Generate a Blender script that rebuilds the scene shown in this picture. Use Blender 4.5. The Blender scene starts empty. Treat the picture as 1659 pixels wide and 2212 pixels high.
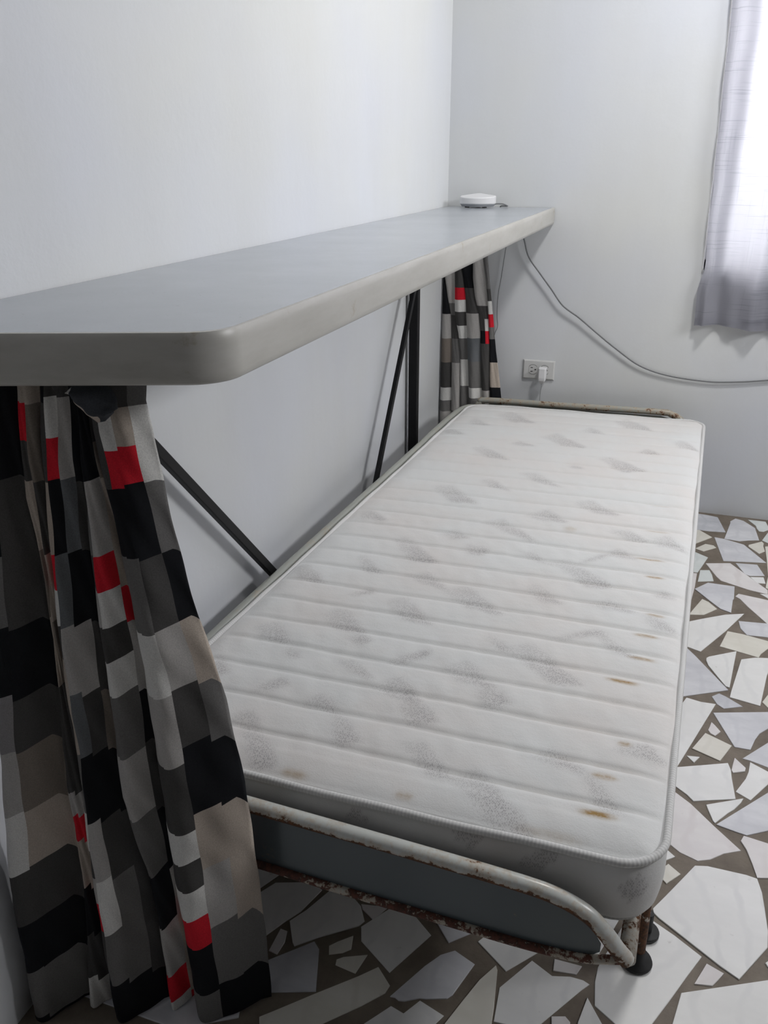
import bpy, math, random
import numpy as np
from mathutils import Vector, Matrix
sc = bpy.context.scene
COL = sc.collection
rnd = random.Random(7)

# ------------------------------------------------------------ camera
cam_d = bpy.data.cameras.new('camera')
cam = bpy.data.objects.new('camera', cam_d); COL.objects.link(cam)
CAM = (0.79891, -3.01356, 1.19833)
yaw, pitch, roll = -0.33194, -0.40443, -0.00265
fwd = Vector((math.sin(yaw)*math.cos(pitch), math.cos(yaw)*math.cos(pitch), math.sin(pitch)))
rgt = Vector((math.cos(yaw), -math.sin(yaw), 0)); up = rgt.cross(fwd)
r2 = rgt*math.cos(roll)+up*math.sin(roll); u2 = up*math.cos(roll)-rgt*math.sin(roll)
cam.matrix_world = Matrix(((r2.x,u2.x,-fwd.x,CAM[0]),(r2.y,u2.y,-fwd.y,CAM[1]),(r2.z,u2.z,-fwd.z,CAM[2]),(0,0,0,1)))
cam_d.sensor_fit = 'VERTICAL'; cam_d.sensor_height = 36.0
cam_d.lens = 1798.30662/2212*36.0
cam_d.clip_start = 0.02
sc.camera = cam

# ------------------------------------------------------------ world, lights, exposure
w = bpy.data.worlds.new('overcast_sky'); sc.world = w; w.use_nodes = True
bg = w.node_tree.nodes['Background']; bg.inputs[0].default_value = (0.93,0.96,1.0,1); bg.inputs[1].default_value = 3.0
def area(name, loc, target, sx, sy, power, col):
    d = bpy.data.lights.new(name, 'AREA'); d.shape = 'RECTANGLE'; d.size = sx; d.size_y = sy; d.energy = power; d.color = col
    o = bpy.data.objects.new(name, d); COL.objects.link(o); o.location = loc
    o.rotation_euler = (Vector(target)-Vector(loc)).to_track_quat('-Z','Y').to_euler(); return o
# ceiling lamp above the bed, and daylight entering by the side window and the curtained back window
area('ceiling_lamp_light', (1.15,-0.80,2.42), (1.15,-0.80,0), 0.22, 0.22, 18, (1.0,0.985,0.965))
area('side_window_daylight', (2.98,-1.20,1.95), (0.3,-1.5,0.7), 0.9, 0.5, 28, (0.98,0.98,1.0))
area('back_window_daylight', (1.45,0.45,1.60), (1.3,-0.8,0.9), 1.0, 1.1, 24, (0.97,0.975,1.0))
sc.view_settings.view_transform = 'Standard'; sc.view_settings.look = 'None'
sc.view_settings.gamma = 1.0; sc.view_settings.use_curve_mapping = False
sc.view_settings.exposure = 0.13
# ------------------------------------------------------------ measured data: paving stones, ticking print, stains, curtain folds
STONES=[('g', [(0.942, -0.016), (1.002, -0.023), (1.039, -0.031), (1.062, -0.161), (1.007, -0.17), (0.952, -0.169), (0.934, -0.167)]), ('v', [(1.099, -0.024), (1.125, -0.037), (1.16, -0.091), (1.167, -0.193), (1.131, -0.207), (1.104, -0.223), (1.085, -0.221), (1.056, -0.218), (1.08, -0.072), (1.08, -0.057)]), ('c', [(1.14, -0.02), (1.199, -0.019), (1.204, -0.056), (1.209, -0.084), (1.186, -0.114), (1.171, -0.114), (1.165, -0.089), (1.164, -0.069)]), ('b', [(0.941, -0.175), (0.976, -0.17), (1.017, -0.22), (0.956, -0.301), (0.935, -0.32)]), ('b', [(0.995, -0.281), (1.021, -0.286), (1.029, -0.301), (0.989, -0.344), (0.963, -0.329)]), ('v', [(1.024, -0.215), (1.056, -0.22), (1.117, -0.247), (1.177, -0.369), (1.048, -0.398)]), ('b', [(1.131, -0.244), (1.175, -0.202), (1.18, -0.216), (1.177, -0.238), (1.179, -0.28), (1.16, -0.306), (1.13, -0.258)]), ('c', [(1.2, -0.115), (1.226, -0.093), (1.237, -0.176), (1.193, -0.207), (1.176, -0.192)]), ('c', [(0.955, -0.353), (1.002, -0.388), (0.97, -0.51), (0.93, -0.512), (0.936, -0.36)]), ('c', [(0.977, -0.49), (1.005, -0.481), (1.012, -0.51), (1.016, -0.554), (0.97, -0.573), (0.976, -0.506)]), ('p', [(0.994, -0.434), (1.068, -0.408), (1.102, -0.46), (1.168, -0.564), (1.166, -0.592), (1.112, -0.579), (1.037, -0.544), (1.025, -0.521), (1.01, -0.479)]), ('v', [(1.084, -0.402), (1.149, -0.393), (1.166, -0.468), (1.123, -0.482), (1.108, -0.474)]), ('w', [(1.123, -0.49), (1.162, -0.479), (1.165, -0.522), (1.14, -0.525)]), ('b', [(1.182, -0.241), (1.216, -0.225), (1.192, -0.541), (1.169, -0.556), (1.163, -0.551), (1.165, -0.535), (1.175, -0.471), (1.18, -0.347)]), ('p', [(0.942, -0.522), (0.968, -0.515), (0.962, -0.608), (0.945, -0.766), (0.938, -0.821), (0.928, -0.825), (0.935, -0.665)]), ('v', [(0.961, -0.627), (0.999, -0.573), (1.075, -0.573), (1.07, -0.655), (1.067, -0.661), (1.059, -0.744), (1.03, -0.729), (1.0, -0.686)]), ('b', [(0.982, -0.685), (1.0, -0.698), (1.022, -0.733), (0.986, -0.78), (0.946, -0.792), (0.959, -0.751)]), ('p', [(1.084, -0.616), (1.164, -0.63), (1.184, -0.634), (1.172, -0.793), (1.151, -0.775), (1.106, -0.691), (1.087, -0.649), (1.074, -0.636)]), ('w', [(1.144, -0.596), (1.188, -0.59), (1.185, -0.623), (1.164, -0.618)]), ('w', [(0.943, -0.834), (0.984, -0.802), (1.044, -0.759), (1.094, -0.737), (1.041, -0.854), (0.976, -0.984), (0.955, -0.975), (0.932, -0.966)]), ('v', [(1.077, -0.785), (1.153, -0.774), (1.188, -0.77), (1.182, -0.846), (1.148, -0.851), (1.095, -0.857), (1.08, -0.825)]), ('b', [(1.046, -0.852), (1.084, -0.855), (1.147, -0.871), (1.173, -0.875), (1.144, -0.912), (1.125, -0.945), (1.118, -0.965), (1.063, -0.95), (1.024, -0.94)]), ('v', [(0.904, -0.981), (0.941, -0.976), (0.962, -1.009), (1.039, -1.144), (0.981, -1.178), (0.935, -1.206), (0.919, -1.182), (0.909, -1.161)]), ('w', [(0.996, -1.003), (1.065, -0.953), (1.058, -1.007), (1.042, -1.132), (1.033, -1.129), (1.011, -1.084), (0.994, -1.047), (0.989, -1.025), (0.99, -1.011)]), ('w', [(1.075, -0.989), (1.109, -0.969), (1.14, -0.961), (1.153, -0.958), (1.132, -1.048), (1.108, -1.187), (1.041, -1.173), (1.045, -1.147)]), ('b', [(1.128, -1.133), (1.149, -1.092), (1.155, -1.173), (1.134, -1.203), (1.124, -1.188), (1.113, -1.169)]), ('g', [(1.0, -1.183), (1.017, -1.164), (1.032, -1.172), (1.069, -1.202), (1.026, -1.225), (1.011, -1.211)]), ('w', [(0.943, -1.207), (0.976, -1.214), (1.009, -1.212), (0.96, -1.367), (0.927, -1.471), (0.909, -1.468), (0.897, -1.465), (0.9, -1.351), (0.917, -1.283)]), ('v', [(1.002, -1.25), (1.123, -1.206), (1.16, -1.192), (1.148, -1.249), (1.119, -1.272), (1.1, -1.297), (1.089, -1.323), (1.077, -1.364), (1.044, -1.365)]), ('p', [(0.998, -1.288), (1.005, -1.297), (1.017, -1.318), (1.005, -1.338), (0.995, -1.332), (0.99, -1.321), (0.994, -1.306)]), ('b', [(0.984, -1.335), (1.039, -1.363), (1.013, -1.425), (0.956, -1.401)]), ('w', [(0.945, -1.429), (0.972, -1.424), (0.968, -1.432), (0.96, -1.448)]), ('v', [(1.115, -1.325), (1.153, -1.281), (1.141, -1.417), (1.109, -1.413), (1.074, -1.402), (1.059, -1.4)]), ('p', [(1.043, -1.404), (1.064, -1.431), (1.062, -1.443), (1.038, -1.456), (1.035, -1.448), (1.038, -1.429)]), ('w', [(0.908, -1.483), (0.974, -1.452), (1.029, -1.426), (1.034, -1.446), (1.035, -1.475), (1.04, -1.537), (0.994, -1.556), (0.959, -1.571), (0.947, -1.556), (0.905, -1.522), (0.891, -1.513)]), ('w', [(1.074, -1.407), (1.108, -1.427), (1.126, -1.433), (1.105, -1.469), (1.068, -1.531), (1.041, -1.514), (1.062, -1.466), (1.069, -1.441)]), ('w', [(0.983, -1.573), (1.055, -1.53), (1.05, -1.544), (1.036, -1.569), (1.023, -1.585), (0.999, -1.621), (0.995, -1.615), (0.987, -1.588)]), ('p', [(0.909, -1.542), (0.954, -1.579), (0.997, -1.628), (1.044, -1.679), (1.013, -1.697), (0.989, -1.72), (0.967, -1.731), (0.935, -1.72), (0.899, -1.69), (0.876, -1.673), (0.871, -1.559)]), ('v', [(1.001, -1.624), (1.103, -1.496), (1.142, -1.453), (1.13, -1.593), (1.095, -1.609), (1.056, -1.635), (1.037, -1.632)]), ('w', [(0.962, -1.745), (0.984, -1.739), (1.05, -1.738), (1.068, -1.741), (1.074, -1.771), (1.076, -1.806), (1.078, -1.854), (1.075, -1.888), (1.028, -1.965), (0.999, -1.949), (0.904, -1.886), (0.895, -1.878), (0.893, -1.869), (0.913, -1.834)]), ('p', [(1.05, -1.638), (1.092, -1.644), (1.118, -1.645), (1.111, -1.726), (1.068, -1.739), (1.062, -1.71), (1.053, -1.674), (1.044, -1.654)]), ('b', [(0.916, -1.756), (0.938, -1.774), (0.914, -1.805), (0.895, -1.785)]), ('w', [(0.875, -1.692), (0.899, -1.708), (0.928, -1.734), (0.91, -1.75), (0.895, -1.778), (0.872, -1.786)]), ('b', [(0.9, -1.806), (0.897, -1.825), (0.89, -1.861), (0.869, -1.868), (0.866, -1.818)]), ('w', [(0.883, -1.887), (0.93, -1.912), (0.973, -1.94), (0.95, -1.986), (0.926, -2.036), (0.896, -2.096), (0.878, -2.123), (0.86, -2.11), (0.838, -2.096), (0.817, -2.083), (0.813, -2.042), (0.815, -2.014), (0.831, -1.966), (0.85, -1.912)]), ('p', [(0.98, -1.951), (1.006, -1.961), (0.996, -1.978), (0.988, -1.99), (0.961, -1.996)]), ('w', [(0.942, -2.018), (1.071, -1.951), (1.107, -1.934), (1.094, -2.076), (0.925, -2.134), (0.93, -2.076)]), ('w', [(1.069, -1.92), (1.073, -1.915), (1.097, -1.902), (1.095, -1.923), (1.073, -1.927)]), ('w', [(0.622, -2.03), (0.645, -1.993), (0.727, -2.01), (0.677, -2.069)]), ('w', [(0.713, -2.036), (0.748, -2.053), (0.776, -2.045), (0.796, -2.045), (0.806, -2.049), (0.795, -2.063), (0.743, -2.14), (0.735, -2.153), (0.676, -2.158), (0.673, -2.1)]), ('p', [(0.747, -2.022), (0.791, -2.021), (0.784, -2.039), (0.748, -2.044)]), ('b', [(0.66, -2.064), (0.664, -2.072), (0.672, -2.136), (0.674, -2.164), (0.676, -2.184), (0.603, -2.209), (0.607, -2.187), (0.624, -2.14), (0.641, -2.097)]), ('p', [(0.757, -2.122), (0.777, -2.115), (0.785, -2.122), (0.786, -2.139), (0.761, -2.148)]), ('w', [(0.805, -2.073), (0.831, -2.11), (0.837, -2.122), (0.795, -2.136), (0.796, -2.118)]), ('w', [(0.233, -2.06), (0.252, -2.028), (0.316, -2.005), (0.337, -2.016), (0.32, -2.07), (0.303, -2.098), (0.283, -2.136), (0.273, -2.139)]), ('w', [(0.31, -2.094), (0.328, -2.064), (0.352, -2.009), (0.384, -2.005), (0.414, -2.026), (0.431, -2.053), (0.425, -2.065), (0.369, -2.108), (0.338, -2.136), (0.332, -2.13)]), ('p', [(0.302, -2.112), (0.315, -2.113), (0.32, -2.134), (0.318, -2.159), (0.302, -2.157)]), ('g', [(0.304, -2.178), (0.366, -2.117), (0.379, -2.128), (0.404, -2.199), (0.331, -2.226)]), ('b', [(0.392, -2.117), (0.403, -2.104), (0.423, -2.086), (0.429, -2.111), (0.418, -2.122), (0.398, -2.132)]), ('b', [(0.413, -2.136), (0.422, -2.128), (0.458, -2.112), (0.451, -2.15), (0.415, -2.146)]), ('b', [(0.357, -2.248), (0.405, -2.201), (0.458, -2.152), (0.482, -2.127), (0.51, -2.152), (0.507, -2.167), (0.479, -2.199), (0.431, -2.247), (0.406, -2.277), (0.354, -2.294), (0.339, -2.265)]), ('w', [(0.487, -2.232), (0.522, -2.184), (0.544, -2.189), (0.562, -2.161), (0.603, -2.173), (0.593, -2.192), (0.584, -2.216), (0.47, -2.255)]), ('w', [(0.429, -2.065), (0.466, -2.01), (0.508, -2.014), (0.546, -2.043), (0.502, -2.131), (0.439, -2.091)]), ('v', [(0.539, -2.006), (0.587, -1.993), (0.61, -2.016), (0.577, -2.048)]), ('v', [(0.516, -2.17), (0.552, -2.102), (0.571, -2.074), (0.591, -2.059), (0.627, -2.073), (0.607, -2.136), (0.6, -2.145), (0.57, -2.156), (0.56, -2.158), (0.54, -2.17), (0.531, -2.172), (0.524, -2.169)]), ('p', [(0.413, -2.022), (0.46, -2.013), (0.444, -2.046), (0.419, -2.031)])]
PATCHES=[[(0.401, -1.918), (0.438, -1.878), (0.482, -1.929), (0.438, -1.931)], [(0.456, -1.946), (0.49, -1.934), (0.524, -1.972), (0.488, -1.99)], [(0.306, -1.991), (0.332, -1.964), (0.365, -1.997), (0.328, -1.997)], [(0.365, -2.007), (0.382, -2.007), (0.424, -2.054), (0.396, -2.069)], [(0.214, -2.064), (0.238, -2.043), (0.259, -2.066), (0.225, -2.072)], [(0.239, -2.08), (0.263, -2.071), (0.325, -2.137), (0.298, -2.151)], [(0.226, -1.725), (0.265, -1.693), (0.324, -1.763), (0.271, -1.76)], [(0.306, -1.783), (0.334, -1.77), (0.349, -1.788), (0.328, -1.802)], [(0.129, -1.808), (0.16, -1.78), (0.207, -1.836), (0.167, -1.837)], [(0.209, -1.855), (0.219, -1.845), (0.249, -1.876), (0.225, -1.881)], [(0.502, -1.83), (0.532, -1.796), (0.584, -1.854), (0.537, -1.853)], [(0.568, -1.865), (0.592, -1.862), (0.624, -1.889), (0.594, -1.909)], [(0.334, -1.642), (0.361, -1.613), (0.431, -1.688), (0.379, -1.687)], [(0.424, -1.556), (0.472, -1.531), (0.55, -1.611), (0.49, -1.605)], [(0.093, -1.554), (0.109, -1.53), (0.173, -1.598), (0.119, -1.59)], [(0.206, -1.468), (0.22, -1.459), (0.276, -1.52), (0.243, -1.522)], [(0.256, -1.36), (0.283, -1.341), (0.369, -1.432), (0.321, -1.439)], [(0.333, -1.518), (0.378, -1.494), (0.422, -1.548), (0.375, -1.538)], [(0.124, -1.21), (0.135, -1.2), (0.191, -1.254), (0.136, -1.255)], [(0.254, -1.007), (0.292, -0.987), (0.373, -1.075), (0.314, -1.082)], [(0.399, -1.835), (0.457, -1.78), (0.457, -1.803), (0.419, -1.834)], [(0.31, -1.865), (0.348, -1.855), (0.392, -1.902), (0.369, -1.893)], [(0.493, -2.044), (0.528, -2.033), (0.577, -2.089), (0.55, -2.09)], [(0.098, -1.925), (0.117, -1.915), (0.148, -1.956), (0.13, -1.968)], [(0.215, -1.99), (0.245, -1.946), (0.261, -1.958), (0.235, -1.989)], [(0.244, -1.633), (0.278, -1.597), (0.291, -1.609), (0.268, -1.633)], [(0.281, -0.286), (0.313, -0.24), (0.397, -0.337), (0.334, -0.347)], [(0.194, -0.394), (0.209, -0.351), (0.267, -0.413), (0.219, -0.419)], [(0.132, -0.491), (0.16, -0.481), (0.209, -0.53), (0.161, -0.532)], [(0.457, -0.483), (0.497, -0.44), (0.582, -0.533), (0.518, -0.53)], [(0.375, -0.578), (0.395, -0.543), (0.44, -0.575), (0.403, -0.587)], [(0.275, -0.658), (0.301, -0.634), (0.39, -0.721), (0.334, -0.718)], [(0.663, -0.248), (0.693, -0.205), (0.774, -0.296), (0.699, -0.29)], [(0.573, -0.374), (0.589, -0.337), (0.637, -0.387), (0.597, -0.386)], [(0.65, -0.637), (0.679, -0.614), (0.764, -0.689), (0.719, -0.72)], [(0.748, -0.544), (0.773, -0.505), (0.806, -0.533), (0.77, -0.545)], [(0.453, -0.832), (0.487, -0.821), (0.566, -0.891), (0.507, -0.881)], [(0.359, -0.924), (0.384, -0.901), (0.443, -0.967), (0.401, -0.953)], [(0.253, -1.01), (0.288, -0.989), (0.375, -1.078), (0.312, -1.079)], [(0.625, -1.0), (0.66, -0.975), (0.725, -1.041), (0.672, -1.047)], [(0.519, -1.117), (0.562, -1.072), (0.61, -1.127), (0.558, -1.133)], [(0.43, -1.194), (0.47, -1.163), (0.558, -1.256), (0.496, -1.234)], [(0.348, -1.283), (0.371, -1.259), (0.412, -1.289), (0.38, -1.305)], [(0.42, -1.323), (0.466, -1.338), (0.461, -1.37), (0.435, -1.369)], [(0.719, -1.273), (0.749, -1.243), (0.783, -1.28), (0.744, -1.284)], [(0.622, -1.363), (0.651, -1.339), (0.745, -1.428), (0.697, -1.436)], [(0.706, -1.514), (0.747, -1.492), (0.795, -1.522), (0.75, -1.526)], [(0.584, -1.491), (0.605, -1.475), (0.657, -1.531), (0.622, -1.535)], [(0.594, -1.735), (0.636, -1.708), (0.719, -1.795), (0.677, -1.804)], [(0.651, -1.677), (0.731, -1.616), (0.748, -1.624), (0.698, -1.654)], [(0.732, -1.623), (0.748, -1.624), (0.812, -1.687), (0.769, -1.676)], [(0.502, -1.822), (0.535, -1.796), (0.586, -1.851), (0.545, -1.854)], [(0.816, -1.53), (0.839, -1.522), (0.877, -1.566), (0.841, -1.565)], [(0.547, -1.706), (0.559, -1.695), (0.594, -1.735), (0.574, -1.736)], [(0.817, -1.168), (0.853, -1.135), (0.886, -1.196), (0.835, -1.193)], [(0.72, -1.147), (0.762, -1.133), (0.801, -1.173), (0.764, -1.175)], [(0.539, -1.324), (0.571, -1.323), (0.611, -1.367), (0.581, -1.358)], [(0.85, -0.409), (0.877, -0.385), (0.915, -0.443), (0.867, -0.441)], [(0.566, -0.723), (0.58, -0.71), (0.608, -0.733), (0.583, -0.738)], [(0.829, -1.429), (0.853, -1.412), (0.871, -1.434), (0.836, -1.446)], [(0.769, -1.236), (0.712, -1.285), (0.678, -1.335), (0.714, -1.303)], [(0.583, -2.092), (0.617, -2.068), (0.676, -2.125), (0.638, -2.135)], [(0.638, -2.146), (0.682, -2.127), (0.716, -2.174), (0.682, -2.181)], [(0.684, -2.007), (0.713, -1.982), (0.755, -2.017), (0.723, -2.019)], [(0.755, -2.021), (0.776, -2.026), (0.814, -2.082), (0.786, -2.077)], [(0.791, -1.958), (0.842, -1.923), (0.867, -1.958), (0.833, -1.957)], [(0.805, -2.179), (0.831, -2.159), (0.849, -2.164), (0.821, -2.18)]]
FRONT_PATCHES=[[(0.443, 0.343), (0.463, 0.356), (0.49, 0.336), (0.458, 0.338)], [(0.598, 0.358), (0.625, 0.372), (0.648, 0.368), (0.633, 0.334)], [(0.692, 0.333), (0.731, 0.365), (0.75, 0.356), (0.717, 0.323)], [(0.824, 0.331), (0.848, 0.356), (0.86, 0.329), (0.84, 0.312)]]
STAINS=[[0.817, -1.273, 0.026, 0.006, 0.7], [0.83, -1.356, 0.016, 0.006, 0.8], [0.838, -1.519, 0.015, 0.006, 0.6], [0.825, -1.603, 0.018, 0.006, 0.8], [0.822, -1.686, 0.02, 0.006, 0.7], [0.794, -1.767, 0.022, 0.006, 1.0], [0.827, -1.111, 0.025, 0.006, 0.35], [0.828, -0.944, 0.024, 0.006, 0.3], [0.786, -2.097, 0.021, 0.007, 1.0], [0.788, -2.018, 0.015, 0.006, 0.8], [0.81, -1.933, 0.008, 0.006, 0.7], [0.362, -2.15, 0.018, 0.007, 0.55], [0.527, -2.143, 0.011, 0.006, 0.5], [0.63, -1.166, 0.014, 0.015, 0.25], [0.73, -2.149, 0.039, 0.008, 0.25]]
NEAR=([[(0.0949, 0.9878), (0.0904, 0.9521), (0.0863, 0.9205), (0.0815, 0.8825), (0.0758, 0.8376), (0.0698, 0.7909), (0.0628, 0.7362), (0.0555, 0.6789), (0.0478, 0.619), (0.04, 0.5563), (0.0326, 0.4905), (0.0249, 0.4214), (0.0167, 0.3487), (0.0086, 0.2722), (0.0021, 0.1916), (-0.0047, 0.1065), (-0.012, 0.0165), (-0.0196, -0.0787)], [(0.1329, 0.9879), (0.1293, 0.9521), (0.126, 0.9205), (0.1218, 0.8826), (0.1199, 0.8377), (0.1234, 0.7911), (0.1241, 0.7364), (0.1218, 0.6793), (0.1193, 0.6195), (0.1153, 0.5568), (0.1088, 0.4911), (0.1042, 0.4221), (0.1033, 0.3496), (0.1024, 0.2732), (0.0977, 0.1927), (0.0891, 0.1077), (0.0817, 0.0179), (0.0816, -0.0771)], [(0.1575, 0.9879), (0.153, 0.9521), (0.1491, 0.9206), (0.1453, 0.8826), (0.1419, 0.8377), (0.1387, 0.7911), (0.1353, 0.7365), (0.1321, 0.6793), (0.1292, 0.6195), (0.1277, 0.5569), (0.1283, 0.4912), (0.1263, 0.4223), (0.1227, 0.3497), (0.1216, 0.2734), (0.122, 0.193), (0.1214, 0.1082), (0.1208, 0.0185), (0.1188, -0.0765)], [(0.192, 0.9879), (0.191, 0.9522), (0.1899, 0.9206), (0.1866, 0.8827), (0.1859, 0.8379), (0.1829, 0.7913), (0.1806, 0.7366), (0.1799, 0.6796), (0.1798, 0.6198), (0.18, 0.5572), (0.1775, 0.4916), (0.1757, 0.4227), (0.1851, 0.3504), (0.1953, 0.2742), (0.1979, 0.194), (0.1988, 0.1092), (0.1996, 0.0196), (0.2007, -0.0752)], [(0.2076, 0.9879), (0.2046, 0.9522), (0.2043, 0.9206), (0.2076, 0.8828), (0.2113, 0.8379), (0.2162, 0.7914), (0.2192, 0.7368), (0.2228, 0.6798), (0.2251, 0.6201), (0.2259, 0.5576), (0.2268, 0.492), (0.2273, 0.4231), (0.228, 0.3508), (0.229, 0.2746), (0.2326, 0.1944), (0.2352, 0.1097), (0.2371, 0.0202), (0.239, -0.0746)], [(0.2671, 0.9879), (0.2622, 0.9522), (0.2667, 0.9207), (0.2692, 0.8829), (0.273, 0.8381), (0.2779, 0.7916), (0.2851, 0.7371), (0.2938, 0.6801), (0.3072, 0.6206), (0.3173, 0.5582), (0.3244, 0.4927), (0.3318, 0.424), (0.3352, 0.3518), (0.3383, 0.2758), (0.3412, 0.1957), (0.3433, 0.1111), (0.3438, 0.0217), (0.343, -0.073)]], [[(0, 0.45, [(0.907, 'K'), (0.865, 'R'), (0.77, 'K'), (0.676, 'G'), (0.582, 'K'), (0.494, 'V'), (0.391, 'L'), (0.292, 'W'), (0.199, 'D'), (0.105, 'K'), (0.01, 'G'), (-0.253, 'K')]), (0.45, 1, [(0.863, 'K'), (0.767, 'D'), (0.676, 'D'), (0.578, 'K'), (0.499, 'D'), (0.399, 'N'), (0.308, 'B'), (0.212, 'D'), (0.118, 'K'), (0.019, 'G'), (-0.26, 'K')])], [(0, 0.5, [(0.952, 'B'), (0.907, 'R'), (0.86, 'D'), (0.773, 'B'), (0.683, 'N'), (0.582, 'B'), (0.503, 'D'), (0.412, 'D'), (0.371, 'L'), (0.324, 'R'), (0.24, 'B'), (0.153, 'K'), (0.066, 'D'), (-0.251, 'W')]), (0.5, 1, [(0.951, 'B'), (0.858, 'N'), (0.767, 'D'), (0.676, 'B'), (0.585, 'N'), (0.499, 'D'), (0.407, 'D'), (0.367, 'L'), (0.318, 'R'), (0.234, 'B'), (0.147, 'K'), (0.06, 'D'), (-0.26, 'W')])], [(0, 0.22, [(0.951, 'K'), (0.86, 'D'), (0.772, 'B'), (0.724, 'R'), (0.678, 'W'), (0.631, 'D'), (0.486, 'B'), (0.393, 'G'), (0.38, 'W'), (0.334, 'W'), (0.285, 'D'), (0.242, 'L'), (0.188, 'R'), (0.088, 'D'), (-0.013, 'K'), (-0.248, 'L')]), (0.22, 0.5, [(0.958, 'D'), (0.912, 'W'), (0.864, 'R'), (0.771, 'K'), (0.676, 'S'), (0.581, 'L'), (0.484, 'S'), (0.379, 'K'), (0.283, 'L'), (0.185, 'W'), (0.085, 'G'), (-0.016, 'K'), (-0.252, 'L')]), (0.5, 0.8, [(0.957, 'D'), (0.863, 'L'), (0.771, 'S'), (0.674, 'K'), (0.576, 'L'), (0.481, 'D'), (0.376, 'K'), (0.28, 'D'), (0.182, 'G'), (0.082, 'G'), (-0.02, 'K'), (-0.257, 'L')]), (0.8, 1, [(0.857, 'K'), (0.77, 'D'), (0.672, 'K'), (0.571, 'D'), (0.479, 'N'), (0.374, 'K'), (0.277, 'D'), (0.179, 'D'), (0.078, 'D'), (-0.023, 'K'), (-0.261, 'L')])], [(0, 0.2, [(0.862, 'K'), (0.772, 'G'), (0.724, 'D'), (0.677, 'L'), (0.63, 'D'), (0.58, 'W'), (0.486, 'G'), (0.382, 'L'), (0.278, 'G'), (0.178, 'K'), (0.081, 'L'), (0.03, 'R'), (-0.246, 'W')]), (0.2, 0.78, [(0.861, 'K'), (0.77, 'L'), (0.722, 'R'), (0.675, 'W'), (0.627, 'D'), (0.577, 'W'), (0.483, 'G'), (0.378, 'L'), (0.274, 'G'), (0.173, 'K'), (0.076, 'L'), (0.024, 'R'), (-0.253, 'W')]), (0.78, 1, [(0.904, 'D'), (0.86, 'N'), (0.721, 'B'), (0.674, 'R'), (0.571, 'L'), (0.493, 'K'), (0.378, 'D'), (0.269, 'K'), (0.179, 'L'), (0.029, 'B'), (-0.033, 'R'), (-0.26, 'W')])], [(0, 0.2, [(0.942, 'N'), (0.855, 'D'), (0.771, 'K'), (0.671, 'G'), (0.584, 'W'), (0.478, 'L'), (0.368, 'D'), (0.316, 'W'), (0.267, 'D'), (0.216, 'W'), (0.161, 'R'), (0.06, 'K'), (-0.246, 'G')]), (0.2, 0.45, [(0.942, 'D'), (0.898, 'W'), (0.854, 'R'), (0.77, 'K'), (0.67, 'G'), (0.582, 'W'), (0.476, 'L'), (0.366, 'D'), (0.314, 'W'), (0.265, 'D'), (0.214, 'W'), (0.159, 'R'), (0.058, 'K'), (-0.249, 'G')]), (0.45, 0.75, [(0.948, 'D'), (0.905, 'B'), (0.861, 'R'), (0.769, 'K'), (0.675, 'D'), (0.591, 'L'), (0.505, 'D'), (0.398, 'K'), (0.299, 'B'), (0.193, 'L'), (0.079, 'G'), (-0.017, 'K'), (-0.253, 'L')]), (0.75, 1, [(0.948, 'G'), (0.859, 'W'), (0.77, 'G'), (0.68, 'K'), (0.587, 'B'), (0.499, 'G'), (0.396, 'K'), (0.296, 'B'), (0.19, 'B'), (0.091, 'G'), (-0.011, 'K'), (-0.257, 'L')])]])  # dark cells beside some creases have the fold's shade put into their colour
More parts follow.
